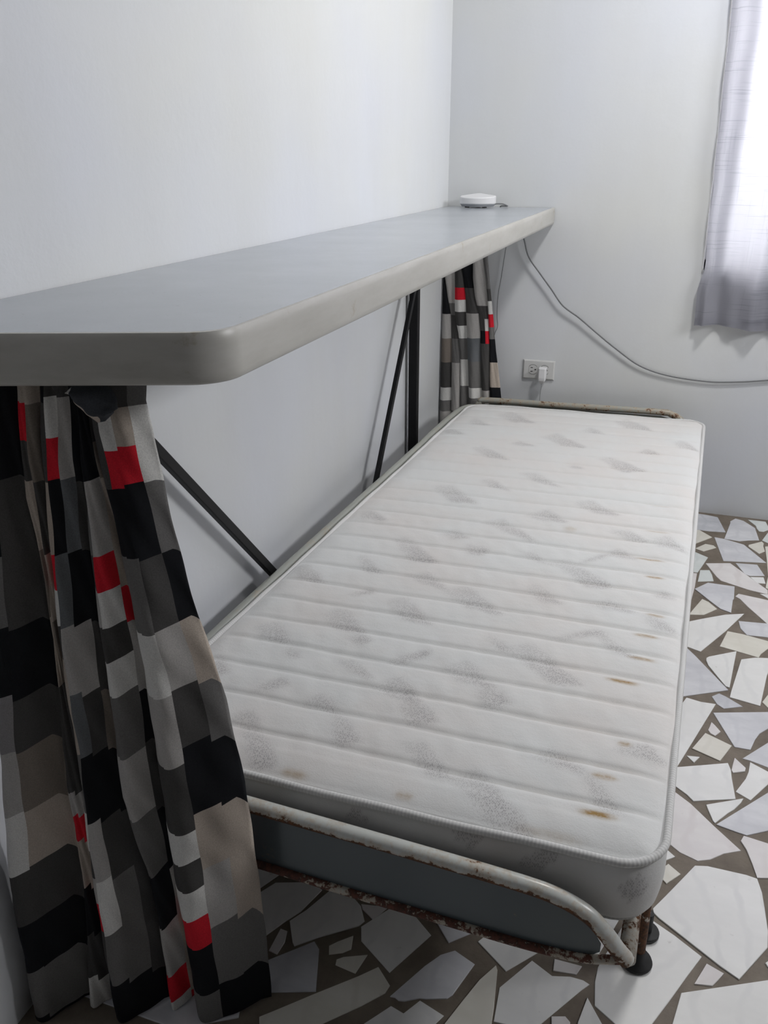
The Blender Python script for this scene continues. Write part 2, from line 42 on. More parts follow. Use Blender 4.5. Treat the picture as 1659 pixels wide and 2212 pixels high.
FAR=([[(-0.0121, 0.8611), (-0.0106, 0.7976), (-0.0077, 0.733), (-0.0035, 0.6675), (-0.0012, 0.6008), (-0.0009, 0.5328), (-0.0007, 0.4635), (0.0007, 0.3754), (0.0021, 0.2852), (0.0051, 0.0987)], [(0.0082, 0.8618), (0.0099, 0.7984), (0.022, 0.7344), (0.0358, 0.6696), (0.0403, 0.6033), (0.0433, 0.5358), (0.0454, 0.467), (0.0473, 0.3793), (0.0492, 0.2897), (0.0532, 0.1042)], [(0.0452, 0.863), (0.0472, 0.7999), (0.0492, 0.7357), (0.0513, 0.6705), (0.0661, 0.6049), (0.0754, 0.538), (0.0788, 0.4696), (0.081, 0.3822), (0.0833, 0.2929), (0.0881, 0.1082)], [(0.0635, 0.8636), (0.0776, 0.8011), (0.0877, 0.7375), (0.093, 0.6727), (0.098, 0.6068), (0.1031, 0.5399), (0.1079, 0.4718), (0.1137, 0.385), (0.1197, 0.2963), (0.1321, 0.1133)], [(0.11, 0.8652), (0.1125, 0.8025), (0.1218, 0.7391), (0.1394, 0.6752), (0.1476, 0.6099), (0.1505, 0.5431), (0.1552, 0.4753), (0.1628, 0.3892), (0.1705, 0.3012), (0.1865, 0.1195)], [(0.1462, 0.8664), (0.1575, 0.8043), (0.1668, 0.7413), (0.1735, 0.6771), (0.1795, 0.6118), (0.1846, 0.5455), (0.1883, 0.4779), (0.193, 0.3917), (0.1977, 0.3037), (0.2076, 0.1219)], [(0.1625, 0.8669), (0.1712, 0.8049), (0.18, 0.7419), (0.1904, 0.678), (0.1984, 0.613), (0.2079, 0.547), (0.2201, 0.4803), (0.2333, 0.3952), (0.2465, 0.3084), (0.2735, 0.1295)]], [[(0, 1, [(0.673, 'K'), (0.583, 'L'), (0.495, 'N'), (0.401, 'D'), (0.354, 'W'), (0.309, 'G'), (-3.792, 'L')])], [(0, 1, [(0.711, 'L'), (0.668, 'G'), (0.583, 'D'), (0.498, 'G'), (0.404, 'L'), (0.313, 'L'), (-3.76, 'G')])], [(0, 1, [(0.766, 'D'), (0.723, 'R'), (0.681, 'W'), (0.635, 'D'), (0.589, 'W'), (0.51, 'G'), (0.412, 'W'), (-3.731, 'G')])], [(0, 1, [(0.767, 'K'), (0.678, 'D'), (0.59, 'L'), (0.506, 'S'), (0.41, 'G'), (0.369, 'W'), (-3.697, 'G')])], [(0, 0.6, [(0.707, 'L'), (0.663, 'D'), (0.619, 'D'), (0.574, 'K'), (0.401, 'D'), (-3.669, 'L')]), (0.6, 1, [(0.708, 'L'), (0.663, 'D'), (0.62, 'W'), (0.574, 'R'), (0.402, 'D'), (-3.663, 'L')])], [(0, 1, [(0.766, 'G'), (0.724, 'D'), (0.68, 'W'), (0.635, 'R'), (0.591, 'G'), (0.508, 'K'), (0.416, 'B'), (-3.637, 'K')])]])

# ------------------------------------------------------------ helpers
def tag(o, label=None, cat=None, group=None, kind=None):
    if label: o['label'] = label
    if cat: o['category'] = cat
    if group: o['group'] = group
    if kind: o['kind'] = kind
    return o
def mesh(name, V, F, mat=None, parent=None, smooth=True, uv=None, col=None, mats=None):
    me = bpy.data.meshes.new(name); me.from_pydata([tuple(v) for v in V], [], F)
    if mats:
        for m in mats: me.materials.append(m)
    elif mat: me.materials.append(mat)
    if smooth: me.polygons.foreach_set('use_smooth', [True]*len(me.polygons))
    me.update()
    o = bpy.data.objects.new(name, me); COL.objects.link(o)
    if parent: o.parent = parent
    return o
def empty(name, loc=(0,0,0)):
    # parts are written in room coordinates, so the empty's offset is undone on each child
    o = bpy.data.objects.new(name, None); COL.objects.link(o); o.location = loc; o.empty_display_size = .05; return o
def adopt(o, p):
    o.parent = p; o.matrix_parent_inverse = Matrix.Translation(-Vector(p.location)); return o
class MB:
    def __init__(s): s.V=[]; s.F=[]
    def add(s, V, F):
        n=len(s.V); s.V+= [tuple(v) for v in V]; s.F += [tuple(i+n for i in f) for f in F]
    def box(s, a, b):
        (x0,y0,z0),(x1,y1,z1)=a,b
        s.add([(x0,y0,z0),(x1,y0,z0),(x1,y1,z0),(x0,y1,z0),(x0,y0,z1),(x1,y0,z1),(x1,y1,z1),(x0,y1,z1)],
              [(0,3,2,1),(4,5,6,7),(0,1,5,4),(1,2,6,5),(2,3,7,6),(3,0,4,7)])
    def prism(s, pts, z0, z1, inset=0.0, bev=0.0):
        # polygon in xy (any order) extruded in z, top edge chamfered
        A=sum(pts[i][0]*pts[(i+1)%len(pts)][1]-pts[(i+1)%len(pts)][0]*pts[i][1] for i in range(len(pts)))
        if A<0: pts=pts[::-1]
        n=len(pts); cx=sum(p[0] for p in pts)/n; cy=sum(p[1] for p in pts)/n
        V=[(x,y,z0) for x,y in pts]
        if bev:
            V+=[(x,y,z1-bev) for x,y in pts]
            for x,y in pts:
                d=math.hypot(cx-x,cy-y) or 1; k=bev/d; V.append((x+(cx-x)*k,y+(cy-y)*k,z1))
            F=[tuple(range(n))[::-1]]
            for r in (0,1):
                for i in range(n): j=(i+1)%n; F.append((r*n+i,r*n+j,(r+1)*n+j,(r+1)*n+i))
            F.append(tuple(range(2*n,3*n)))
        else:
            V+=[(x,y,z1) for x,y in pts]; F=[tuple(range(n))[::-1]]
            for i in range(n): j=(i+1)%n; F.append((i,j,n+j,n+i))
            F.append(tuple(range(n,2*n)))
        s.add(V,F)
    def tube(s, P, r, n=12, closed=False, cap=True, rr=None):
        P=[Vector(p) for p in P]; m=len(P); T=[]
        for i in range(m):
            if closed: t=P[(i+1)%m]-P[i-1]
            else: t=P[min(i+1,m-1)]-P[max(i-1,0)]
            T.append(t.normalized())
        u=T[0].orthogonal().normalized(); base=len(s.V); V=[];F=[]
        # a stable frame: keep 'up' where possible
        for i in range(m):
            ref=Vector((0,0,1)) if abs(T[i].z)<.95 else Vector((0,1,0))
            if i==0: u=ref.cross(T[i]).normalized()
            else: u=(u-T[i]*u.dot(T[i])).normalized()
            v=T[i].cross(u); R=rr[i] if rr else r
            for k in range(n):
                a=2*math.pi*k/n; V.append(P[i]+u*(math.cos(a)*R)+v*(math.sin(a)*R))
        for i in range(m if closed else m-1):
            j=(i+1)%m
            for k in range(n):
                l=(k+1)%n; F.append((i*n+k,i*n+l,j*n+l,j*n+k))
        if cap and not closed:
            F.append(tuple(range(n))[::-1]); F.append(tuple((m-1)*n+k for k in range(n)))
        s.add(V,F)
    def cyl(s, a, b, r, n=24): s.tube([a,b], r, n)
    def obj(s, name, mat, parent=None, smooth=False, **k):
        return mesh(name, s.V, s.F, mat, parent, smooth, **k)
def bevel(o, wdt=.002, seg=2):
    m=o.modifiers.new('bevel','BEVEL'); m.width=wdt; m.segments=seg; m.limit_method='ANGLE'; m.angle_limit=.6; return o
def spline(P, n=6):
    P=[Vector(p) for p in P]; out=[]
    for i in range(len(P)-1):
        p0=P[max(i-1,0)];p1=P[i];p2=P[i+1];p3=P[min(i+2,len(P)-1)]
        for k in range(n):
            t=k/n; out.append(.5*((2*p1)+(p2-p0)*t+(2*p0-5*p1+4*p2-p3)*t*t+(3*p1-p0-3*p2+p3)*t**3))
    out.append(P[-1]); return out

# ------------------------------------------------------------ materials
class NT:
    def __init__(s, name):
        s.m=bpy.data.materials.new(name); s.m.use_nodes=True; s.n=s.m.node_tree.nodes; s.l=s.m.node_tree.links
        s.b=s.n['Principled BSDF']; s.out=s.n['Material Output']
    def new(s, t, **k):
        x=s.n.new(t)
        for a,b in k.items(): setattr(x,a,b)
        return x
    def link(s,a,b): s.l.new(a,b)
    def noise(s, scale, detail=4, rough=.55, coord='Object', vec=None, scl=None):
        t=s.new('ShaderNodeTexNoise'); t.inputs['Scale'].default_value=scale; t.inputs['Detail'].default_value=detail; t.inputs['Roughness'].default_value=rough
        if vec is None:
            c=s.new('ShaderNodeTexCoord'); vec=c.outputs[coord]
        if scl:
            mp=s.new('ShaderNodeMapping'); mp.inputs['Scale'].default_value=scl; s.link(vec,mp.inputs[0]); vec=mp.outputs[0]
        s.link(vec,t.inputs['Vector']); return t.outputs['Fac']
    def ramp(s, fac, stops):
        r=s.new('ShaderNodeValToRGB'); e=r.color_ramp.elements
        while len(e)<len(stops): e.new(.5)
        for i,(p,c) in enumerate(stops):
            e[i].position=p; e[i].color=(c,c,c,1) if isinstance(c,(int,float)) else (*c,1)
        s.link(fac,r.inputs[0]); return r.outputs[0]
    def mix(s, fac, a, b, mode='MIX'):
        x=s.new('ShaderNodeMix',data_type='RGBA',blend_type=mode)
        for i,v in ((0,fac),(6,a),(7,b)):
            if isinstance(v,(int,float)): x.inputs[i].default_value=v
            elif isinstance(v,tuple): x.inputs[i].default_value=(*v,1)
            else: s.link(v,x.inputs[i])
        return x.outputs[2]
    def math(s, op, a, b=None, clamp=False):
        x=s.new('ShaderNodeMath',operation=op,use_clamp=clamp)
        for i,v in ((0,a),(1,b)):
            if v is None: continue
            if isinstance(v,(int,float)): x.inputs[i].default_value=v
            else: s.link(v,x.inputs[i])
        return x.outputs[0]
    def bump(s, h, strength=.3, dist=.002):
        x=s.new('ShaderNodeBump'); x.inputs['Strength'].default_value=strength; x.inputs['Distance'].default_value=dist
        s.link(h,x.inputs['Height']); s.link(x.outputs[0],s.b.inputs['Normal']); return x
    def set(s, col=None, rough=None, metal=None, spec=None):
        for k,v in (('Base Color',col),('Roughness',rough),('Metallic',metal),('Specular IOR Level',spec)):
            if v is None: continue
            if isinstance(v,tuple): s.b.inputs[k].default_value=(*v,1)
            elif isinstance(v,(int,float)): s.b.inputs[k].default_value=v
            else: s.link(v,s.b.inputs[k])
        return s.m
def plain(name, col, rough=.6, metal=0, nz=60, amt=.12, bmp=.1):
    t=NT(name); f=t.noise(nz,4); dk=tuple(c*(1-amt) for c in col); lt=tuple(min(1,c*(1+amt)) for c in col)
    t.set(t.mix(f,dk,lt),rough,metal); t.bump(f,bmp,.0006); return t.m
def wall_mat(name, base, blue):
    t=NT(name)
    big=t.ramp(t.noise(1.6,3,.5),[(.35,0.0),(.68,1.0)])
    st=t.ramp(t.noise(3.2,5,.6,scl=(1,1,.28)),[(.42,0.0),(.75,1.0)])
    c=t.mix(big,base,blue); c=t.mix(t.math('MULTIPLY',st,.16),c,(.50,.49,.45))
    t.set(c,.75,0,.25)
    h=t.math('ADD',t.noise(55,5,.6),t.math('MULTIPLY',t.noise(9,3,.5),1.6))
    t.bump(h,.22,.002); return t.m
M={}
M['wall']=wall_mat('painted_plaster',(.70,.71,.70),(.67,.69,.735))
M['lit_edge']=plain('lit_plaster_edge',(.86,.86,.85),.7)
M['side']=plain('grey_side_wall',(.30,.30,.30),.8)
M['rear']=plain('brown_rear_wall',(.07,.055,.042),.8)
M['ceiling']=plain('ceiling_paint',(.55,.55,.55),.9)
t=NT('grout_cement'); n1=t.noise(14,6,.65); n2=t.noise(90,4,.6)
t.set(t.mix(t.ramp(n1,[(.3,0.),(.7,1.)]),(.115,.092,.070),(.20,.168,.132)),.62); t.bump(n2,.5,.002); M['grout']=t.m
def stone_mat(name, a, b, vein):
    t=NT(name); c=t.new('ShaderNodeTexCoord'); 
    f=t.ramp(t.noise(7,6,.6,vec=c.outputs['Object'],scl=(1,2.2,1)),[(.35,0.),(.7,1.)])
    wv=t.new('ShaderNodeTexWave'); wv.inputs['Scale'].default_value=5; wv.inputs['Distortion'].default_value=9; wv.inputs['Detail'].default_value=4; t.link(c.outputs['Object'],wv.inputs[0])
    v=t.ramp(wv.outputs['Fac'],[(.80,0.),(1.,1.)]); v=t.math('MULTIPLY',v,t.math('MULTIPLY',f,.30))
    sp=t.ramp(t.noise(45,3,.5),[(.70,0.),(.78,.35)])
    col=t.mix(v,t.mix(f,a,b),vein); col=t.mix(sp,col,(.30,.28,.26))
    t.set(col,.20,0,.5); t.bump(t.noise(35,3),.05,.001); return t.m
SM={'w':stone_mat('white_marble',(.74,.74,.73),(.80,.80,.79),(.50,.51,.53)),
    'v':stone_mat('bluish_marble',(.56,.565,.60),(.70,.705,.73),(.40,.41,.47)),
    'g':stone_mat('grey_marble',(.46,.47,.51),(.62,.63,.66),(.30,.31,.36)),
    'b':stone_mat('cream_marble',(.66,.64,.57),(.74,.72,.66),(.50,.47,.40)),
    'p':stone_mat('rose_marble',(.68,.65,.65),(.76,.74,.73),(.50,.42,.42)),
    'c':stone_mat('green_marble',(.62,.66,.65),(.72,.75,.74),(.42,.47,.47))}
t=NT('laminate_top'); f=t.noise(5,5,.6); g=t.ramp(t.noise(220,2,.5),[(.72,0.),(.76,.5)])
c=t.mix(t.ramp(f,[(.3,0.),(.7,1.)]),(.33,.355,.385),(.375,.40,.43)); t.set(t.mix(g,c,(.20,.21,.22)),.22,0,.6); t.bump(t.noise(30,3),.04,.001); M['laminate']=t.m
t=NT('edge_band'); f=t.noise(9,6,.65,scl=(1,.5,3)); s2=t.ramp(t.noise(26,5,.7),[(.62,0.),(.72,.6)])
c=t.mix(t.ramp(f,[(.3,0.),(.7,1.)]),(.40,.39,.355),(.50,.49,.46)); t.set(t.mix(s2,c,(.30,.25,.16)),.38,0,.5); t.bump(t.noise(40,4),.12,.001); M['edge']=t.m
M['black']=plain('black_enamel',(.006,.006,.007),.5,0,40,.3)
M['black'].node_tree.nodes['Principled BSDF'].inputs['Specular IOR Level'].default_value=.25
M['rubber']=plain('black_rubber',(.012,.012,.013),.6)
M['chipboard']=plain('chipboard',(.20,.15,.10),.9,0,120,.4,.4)
def enamel(name, base, thr, rustc=(.16,.065,.025)):
    t=NT(name); a=t.new('ShaderNodeAttribute',attribute_name='rust')
    n=t.noise(38,6,.7); n2=t.noise(150,4,.7); n3=t.noise(7,3,.5)
    s=t.math('ADD',t.math('MULTIPLY',n,.50),t.math('MULTIPLY',n2,.28)); s=t.math('ADD',s,t.math('MULTIPLY',n3,.22))
    s=t.math('ADD',s,t.math('MULTIPLY',a.outputs['Fac'],.28))
    k=t.ramp(s,[(thr,0.),(thr+.035,1.)])
    halo=t.ramp(s,[(thr-.10,0.),(thr,.45)])
    rc=t.mix(t.ramp(n2,[(.35,0.),(.65,1.)]),(.035,.020,.014),rustc)
    c=t.mix(halo,base,(.42,.28,.15)); t.set(t.mix(k,c,rc),t.ramp(s,[(thr,.28),(thr+.03,.85)]),0,.5); t.bump(s,.25,.001); return t.m
M['enamel']=enamel('white_enamel_rusted',(.56,.575,.55),.578)
M['enamel_rust']=enamel('rusted_flange',(.40,.41,.385),.585,(.13,.045,.03))
M['panel']=enamel('grey_sheet_metal',(.095,.115,.125),.70)
M['headpanel']=enamel('olive_grey_enamel',(.33,.34,.31),.60)
t=NT('mattress_ticking'); uv=t.new('ShaderNodeAttribute',attribute_name='flat'); at=t.new('ShaderNodeAttribute',attribute_name='mask')
sep=t.new('ShaderNodeSeparateColor'); t.link(at.outputs['Color'],sep.inputs[0])
vo=t.new('ShaderNodeTexVoronoi'); vo.inputs['Scale'].default_value=430; vo.inputs['Randomness'].default_value=.55
mp=t.new('ShaderNodeMapping'); mp.inputs['Rotation'].default_value=(0,0,.6); mp.inputs['Scale'].default_value=(1,.62,1); t.link(uv.outputs['Vector'],mp.inputs[0]); t.link(mp.outputs[0],vo.inputs['Vector'])
spk=t.ramp(vo.outputs['Distance'],[(.30,1.),(.55,0.)])
big=t.ramp(t.noise(3.5,4,.6,vec=uv.outputs['Vector']),[(.40,0.),(.72,1.)])
base=t.mix(big,(.655,.66,.655),(.66,.63,.61))
ton=t.mix(t.math('MULTIPLY',sep.outputs[0],.40),base,(.44,.42,.42))
pat=t.mix(t.math('MULTIPLY',t.math('MULTIPLY',spk,sep.outputs[0]),.58),ton,(.20,.19,.20))
sn=t.ramp(t.noise(90,5,.7,vec=uv.outputs['Vector']),[(.30,.45),(.55,1.)])
t.set(t.mix(t.math('MULTIPLY',sep.outputs[1],sn),pat,(.31,.19,.06)),.85,0,.2)
fb=t.noise(420,3,.6,vec=uv.outputs['Vector']); ff=t.noise(60,4,.6,vec=uv.outputs['Vector'])
t.bump(t.math('ADD',fb,t.math('MULTIPLY',ff,2.0)),.30,.0012); M['ticking']=t.m
t=NT('piping_tape'); a=t.new('ShaderNodeAttribute',attribute_name='run'); wv=t.new('ShaderNodeTexWave',bands_direction='X'); wv.inputs['Scale'].default_value=62; t.link(a.outputs['Vector'],wv.inputs[0])
t.set(t.mix(wv.outputs['Fac'],(.56,.56,.555),(.64,.635,.625)),.8,0,.2); t.bump(wv.outputs['Fac'],.3,.0008); M['piping']=t.m
def cloth(name):
    t=NT(name); a=t.new('ShaderNodeAttribute',attribute_name='Col'); f=t.noise(600,3,.7); g=t.noise(30,4,.6)
    c=t.mix(t.ramp(f,[(.3,0.),(.7,1.)]),(.72,.72,.72),(1.,1.,1.)); t.set(t.mix(1.0,a.outputs['Color'],c,'MULTIPLY'),.9,0,.15)
    t.bump(t.math('ADD',f,t.math('MULTIPLY',g,2.)),.25,.001); return t.m
M['cloth']=cloth('checked_cotton')
t=NT('window_curtain_cloth'); c=t.new('ShaderNodeTexCoord')
w1=t.noise(1,2,.5,vec=c.outputs['Object'],scl=(6,6,260)); w2=t.noise(1,2,.5,vec=c.outputs['Object'],scl=(240,6,6))
k=t.math('ADD',t.ramp(w1,[(.58,0.),(.68,.5)]),t.ramp(w2,[(.62,0.),(.72,.25)]))
cc=t.mix(k,(.33,.335,.375),(.18,.18,.22)); t.set(cc,.85,0,.2)
tr=t.new('ShaderNodeBsdfTranslucent'); t.link(t.mix(k,(.62,.61,.66),(.42,.42,.46)),tr.inputs[0]); ms=t.new('ShaderNodeMixShader'); ms.inputs[0].default_value=.45
t.link(t.b.outputs[0],ms.inputs[1]); t.link(tr.outputs[0],ms.inputs[2]); t.link(ms.outputs[0],t.out.inputs[0]); t.bump(k,.2,.0008); M['wincurtain']=t.m
M['plastic']=plain('white_plastic',(.74,.74,.75),.35,0,40,.02,.02)
M['plastic_grey']=plain('grey_plastic',(.30,.31,.33),.4,0,40,.05,.02)
M['ivory']=plain('ivory_plastic',(.60,.60,.59),.35,0,40,.03,.02)
M['slot']=plain('dark_slot',(.01,.01,.01),.6)
M['cable']=plain('grey_cable',(.17,.175,.18),.5)
M['cable_w']=plain('pale_cable',(.36,.37,.38),.5)
M['frame']=plain('window_frame_paint',(.62,.62,.62),.5)
t=NT('window_glass'); t.b.inputs['Transmission Weight'].default_value=1; t.b.inputs['Roughness'].default_value=.02; t.b.inputs['IOR'].default_value=1.02; M['glass']=t.m

# ------------------------------------------------------------ room shell
RX, RY, RZ = 2.8, -5.4, 2.55
TH=.16
def quadwall(name, mb, m='wall'): o=mb.obj(name, M[m]); o['kind']='structure'; return o
mb=MB(); mb.box((-TH,RY,0),(0,TH,RZ)); quadwall('wall_left',mb)
# back wall with the window opening (left jamb slightly out of plumb, as in the room)
WL0,WL1,WR,WZ0,WZ1=.872,.828,2.0,.848,2.15
mb=MB(); mb.box((0,0,0),(RX+TH,TH,WZ0))
mb.box((0,0,WZ1),(RX+TH,TH,RZ)); mb.box((WR,0,WZ0),(RX+TH,TH,WZ1))
mb.add([(0,0,WZ0),(WL0,0,WZ0),(WL1,0,WZ1),(0,0,WZ1),(0,TH,WZ0),(WL0,TH,WZ0),(WL1,TH,WZ1),(0,TH,WZ1)],[(0,1,2,3),(5,4,7,6),(1,5,6,2),(4,0,3,7),(3,2,6,7),(0,4,5,1)])
quadwall('wall_back',mb)
# right wall with side window opening
sy0,sy1,sz0,sz1=-1.70,-.70,1.65,2.25
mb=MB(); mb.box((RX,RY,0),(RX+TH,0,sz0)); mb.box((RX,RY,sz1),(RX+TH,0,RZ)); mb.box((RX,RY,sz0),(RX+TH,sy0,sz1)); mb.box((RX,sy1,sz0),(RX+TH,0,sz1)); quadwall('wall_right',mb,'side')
mb=MB(); mb.box((-TH,RY-TH,0),(RX+TH,RY,RZ)); quadwall('wall_rear',mb,'rear')
mb=MB(); mb.box((-TH,RY-TH,RZ),(RX+TH,TH,RZ+.12)); quadwall('ceiling',mb,'ceiling')
mb=MB(); mb.box((-TH,RY-TH,-.08),(RX+TH,TH,0)); floor=quadwall('floor',mb,'grout')

# chipped plaster edge of the left jamb, whitened to imitate the light it catches
P=[]
for k in range(60):
    z=WZ0-.005+(WZ1-WZ0)*k/59; P.append((WL0+(WL1-WL0)*max(0,(z-WZ0))/(WZ1-WZ0)-.0022+rnd.uniform(-.0007,.0007),-.0008,z))
mb=MB(); mb.tube(P,.002,8,rr=[.0016+rnd.uniform(0,.0014) for _ in P]); o=mb.obj('trim_1',M['lit_edge'],None,True); o['kind']='structure'
# window_1: frame, mullions and panes behind the grey curtain
win=empty('window_1',(1.43,TH*.6,WZ0)); win['kind']='structure'
mb=MB(); y0,y1=.035,.075
mb.box((.86,y0,WZ0),(WR,y1,WZ0+.035)); mb.box((.86,y0,WZ1-.035),(WR,y1,WZ1)); mb.box((WR-.035,y0,WZ0),(WR,y1,WZ1)); mb.box((.835,y0,WZ0),(.912,y1,WZ1))
o=mb.obj('window_frame',M['frame']); bevel(o,.003); adopt(o,win)
for x in (1.43,): 
    mb=MB(); mb.box((x-.018,y0,WZ0+.03),(x+.018,y1,WZ1-.03)); adopt(mb.obj('mullion',M['frame']),win)
for xa,xb in ((.912,1.412),(1.448,WR-.035)):
    mb=MB(); mb.box((xa,.052,WZ0+.035),(xb,.056,WZ1-.035)); adopt(mb.obj('pane',M['glass']),win)
w2=empty('window_2',(RX+.08,(sy0+sy1)/2,sz0)); w2['kind']='structure'
mb=MB()
for a,b in (((RX+.06,sy0,sz0),(RX+.10,sy1,sz0+.04)),((RX+.06,sy0,sz1-.04),(RX+.10,sy1,sz1)),((RX+.06,sy0,sz0),(RX+.10,sy0+.04,sz1)),((RX+.06,sy1-.04,sz0),(RX+.10,sy1,sz1))): mb.box(a,b)
adopt(mb.obj('window_frame',M['frame']),w2)

# ------------------------------------------------------------ floor stones
def stone(pts, c, i):
    h=.0018+rnd.uniform(-.0006,.0008)
    mb=MB(); mb.prism(pts,-.002,h,bev=.0008)
    o=mb.obj('stone',SM[c]); adopt(o,floor)
n=0
for c,pts in STONES: stone(pts,c,n); n+=1
# the rest of the crazy paving, laid round the stones above
def inpoly(x,y,P):
    r=False; j=len(P)-1
    for i in range(len(P)):
        if (P[i][1]>y)!=(P[j][1]>y) and x<(P[j][0]-P[i][0])*(y-P[i][1])/(P[j][1]-P[i][1])+P[i][0]: r=not r
        j=i
    return r
polys=[p for c,p in STONES]; edge=[]
for P in polys:
    for i in range(len(P)):
        a,b=P[i],P[(i+1)%len(P)]; L=math.hypot(a[0]-b[0],a[1]-b[1]); k=max(1,int(L/.02))
        for s in range(k): edge.append((a[0]+(b[0]-a[0])*s/k,a[1]+(b[1]-a[1])*s/k))
E_=np.array(edge); seeds=[]; tries=0
while len(seeds)<225 and tries<9000:
    tries+=1; x=rnd.uniform(.03,2.4); y=rnd.uniform(-3.7,-.03)
    if any(inpoly(x,y,P) for P in polys): continue
    if np.min(np.hypot(E_[:,0]-x,E_[:,1]-y))<.035: continue
    if any((x-a)**2+(y-b)**2<(.10 if rnd.random()<.75 else .06)**2 for a,b in seeds): continue
    seeds.append((x,y))
def clip(P,nx,ny,d):
    out=[]
    for i in range(len(P)):
        a=P[i];b=P[(i+1)%len(P)]; da=a[0]*nx+a[1]*ny-d; db=b[0]*nx+b[1]*ny-d
        if da<=0: out.append(a)
        if (da<0)!=(db<0): t=da/(da-db); out.append((a[0]+(b[0]-a[0])*t,a[1]+(b[1]-a[1])*t))
    return out
S_=np.array(seeds)
for i,(x,y) in enumerate(seeds):
    P=[(max(.006,x-.16),max(-3.98,y-.16)),(min(2.79,x+.16),max(-3.98,y-.16)),(min(2.79,x+.16),min(-.006,y+.16)),(max(.006,x-.16),min(-.006,y+.16))]
    gap=rnd.uniform(.005,.012)
    for j in np.argsort(np.hypot(S_[:,0]-x,S_[:,1]-y))[1:26]:
        dx,dy=S_[j,0]-x,S_[j,1]-y; L=math.hypot(dx,dy); nx,ny=dx/L,dy/L; P=clip(P,nx,ny,x*nx+y*ny+L*.5-gap)
        if len(P)<3: break
    dd=np.hypot(E_[:,0]-x,E_[:,1]-y)
    for j in np.argsort(dd)[:90]:
        if len(P)<3: break
        dx,dy=E_[j,0]-x,E_[j,1]-y; L=dd[j]
        if L>.34: break
        # keep clear of the traced edge only where it still lies inside the cell
        if not inpoly(E_[j,0],E_[j,1],P): 
            continue
        nx,ny=dx/L,dy/L; P=clip(P,nx,ny,x*nx+y*ny+L-.010)
    if len(P)>=3:
        A=abs(sum(P[k][0]*P[(k+1)%len(P)][1]-P[(k+1)%len(P)][0]*P[k][1] for k in range(len(P))))/2
        if A>.0007: stone(P, rnd.choice('wwwvbpg'), i)

# ------------------------------------------------------------ counter along the wall
ZS,WS,TS=1.0352,0.3723,0.0534
ctr=empty('wall_counter',(.19,-1.2,0)); tag(ctr,'long narrow grey laminate counter with rounded cream edge along the white wall','counter')
ny0=-2.408; sl=.353          # skewed near end
r=.055
def near(x): return ny0+sl*x
cx_=WS-r; nrm=math.hypot(1,sl); cyy=near(cx_)+r*nrm
arc=[]
a0=math.atan2(-1,sl); 
for k in range(13):
    a=a0+(0-a0)*k/12; arc.append((cx_+r*math.cos(a),cyy+r*math.sin(a)))
outl=[(.002,near(.002))]+arc+[(WS,-.004),(.002,-.004)]
mb=MB(); mb.prism([(x if x<.01 else x-.006*(1 if i>0 and i<len(outl)-1 else 0),y+(.006 if i<=10 else 0)) for i,(x,y) in enumerate(outl)],ZS-TS+.004,ZS)
o=mb.obj('counter_top',M['laminate']); adopt(o,ctr)
# edge band: a rounded strip swept round the free edge
prof=[(-.007,0.0),(-.004,.0012),(0.0,.0008),(.002,-.003),(.0025,-.010),(.0025,-TS+.010),(.001,-TS+.003),(-.003,-TS),(-.020,-TS),(-.020,-TS+.003),(-.007,-TS+.003)]
path=[(.002,near(.002))]+arc+[(WS,-1.2),(WS,-.004)]
V=[];F=[];np_=len(prof)
for i,(x,y) in enumerate(path):
    a=path[max(i-1,0)];b=path[min(i+1,len(path)-1)]; d=Vector((b[0]-a[0],b[1]-a[1])).normalized(); nn=(d.y,-d.x)
    for (q,z) in prof: V.append((x+nn[0]*q,y+nn[1]*q,ZS+z))
for i in range(len(path)-1):
    for k in range(np_): F.append((i*np_+k,(i+1)*np_+k,(i+1)*np_+(k+1)%np_,i*np_+(k+1)%np_))
F.append(tuple(range(np_))); F.append(tuple((len(path)-1)*np_+k for k in range(np_))[::-1])
o=mesh('edge_band',V,F,M['edge']); adopt(o,ctr)
m=o.modifiers.new('split','EDGE_SPLIT'); m.split_angle=.9
zu=ZS-TS+.004
for name,y in (('post',-.471),('post',-2.16)):
    mb=MB(); mb.box((.012,y-.014,.004),(.040,y+.014,zu)); o=mb.obj(name,M['black']); bevel(o,.002); adopt(o,ctr)
mb=MB(); mb.box((.012,-.481,zu-.024),(.20,-.461,zu)); o=mb.obj('bracket',M['black']); adopt(o,ctr)
def flat(name,a,b,wid,thk):
    a=Vector(a);b=Vector(b);d=(b-a).normalized();s=d.cross(Vector((1,0,0))).normalized()*wid/2;x=Vector((thk/2,0,0)); V=[]
    for p in (a,b): V+=[p-s-x,p+s-x,p+s+x,p-s+x]
    o=mesh(name,V,[(3,2,1,0),(4,5,6,7),(0,1,5,4),(1,2,6,5),(2,3,7,6),(3,0,4,7)],M['black'],smooth=False); bevel(o,.002); adopt(o,ctr)
flat('brace',(.033,-2.112,zu-.02),(.033,-1.225,.006),.019,.014)
flat('brace',(.046,-.435,zu-.01),(.046,-1.14,.006),.019,.012)

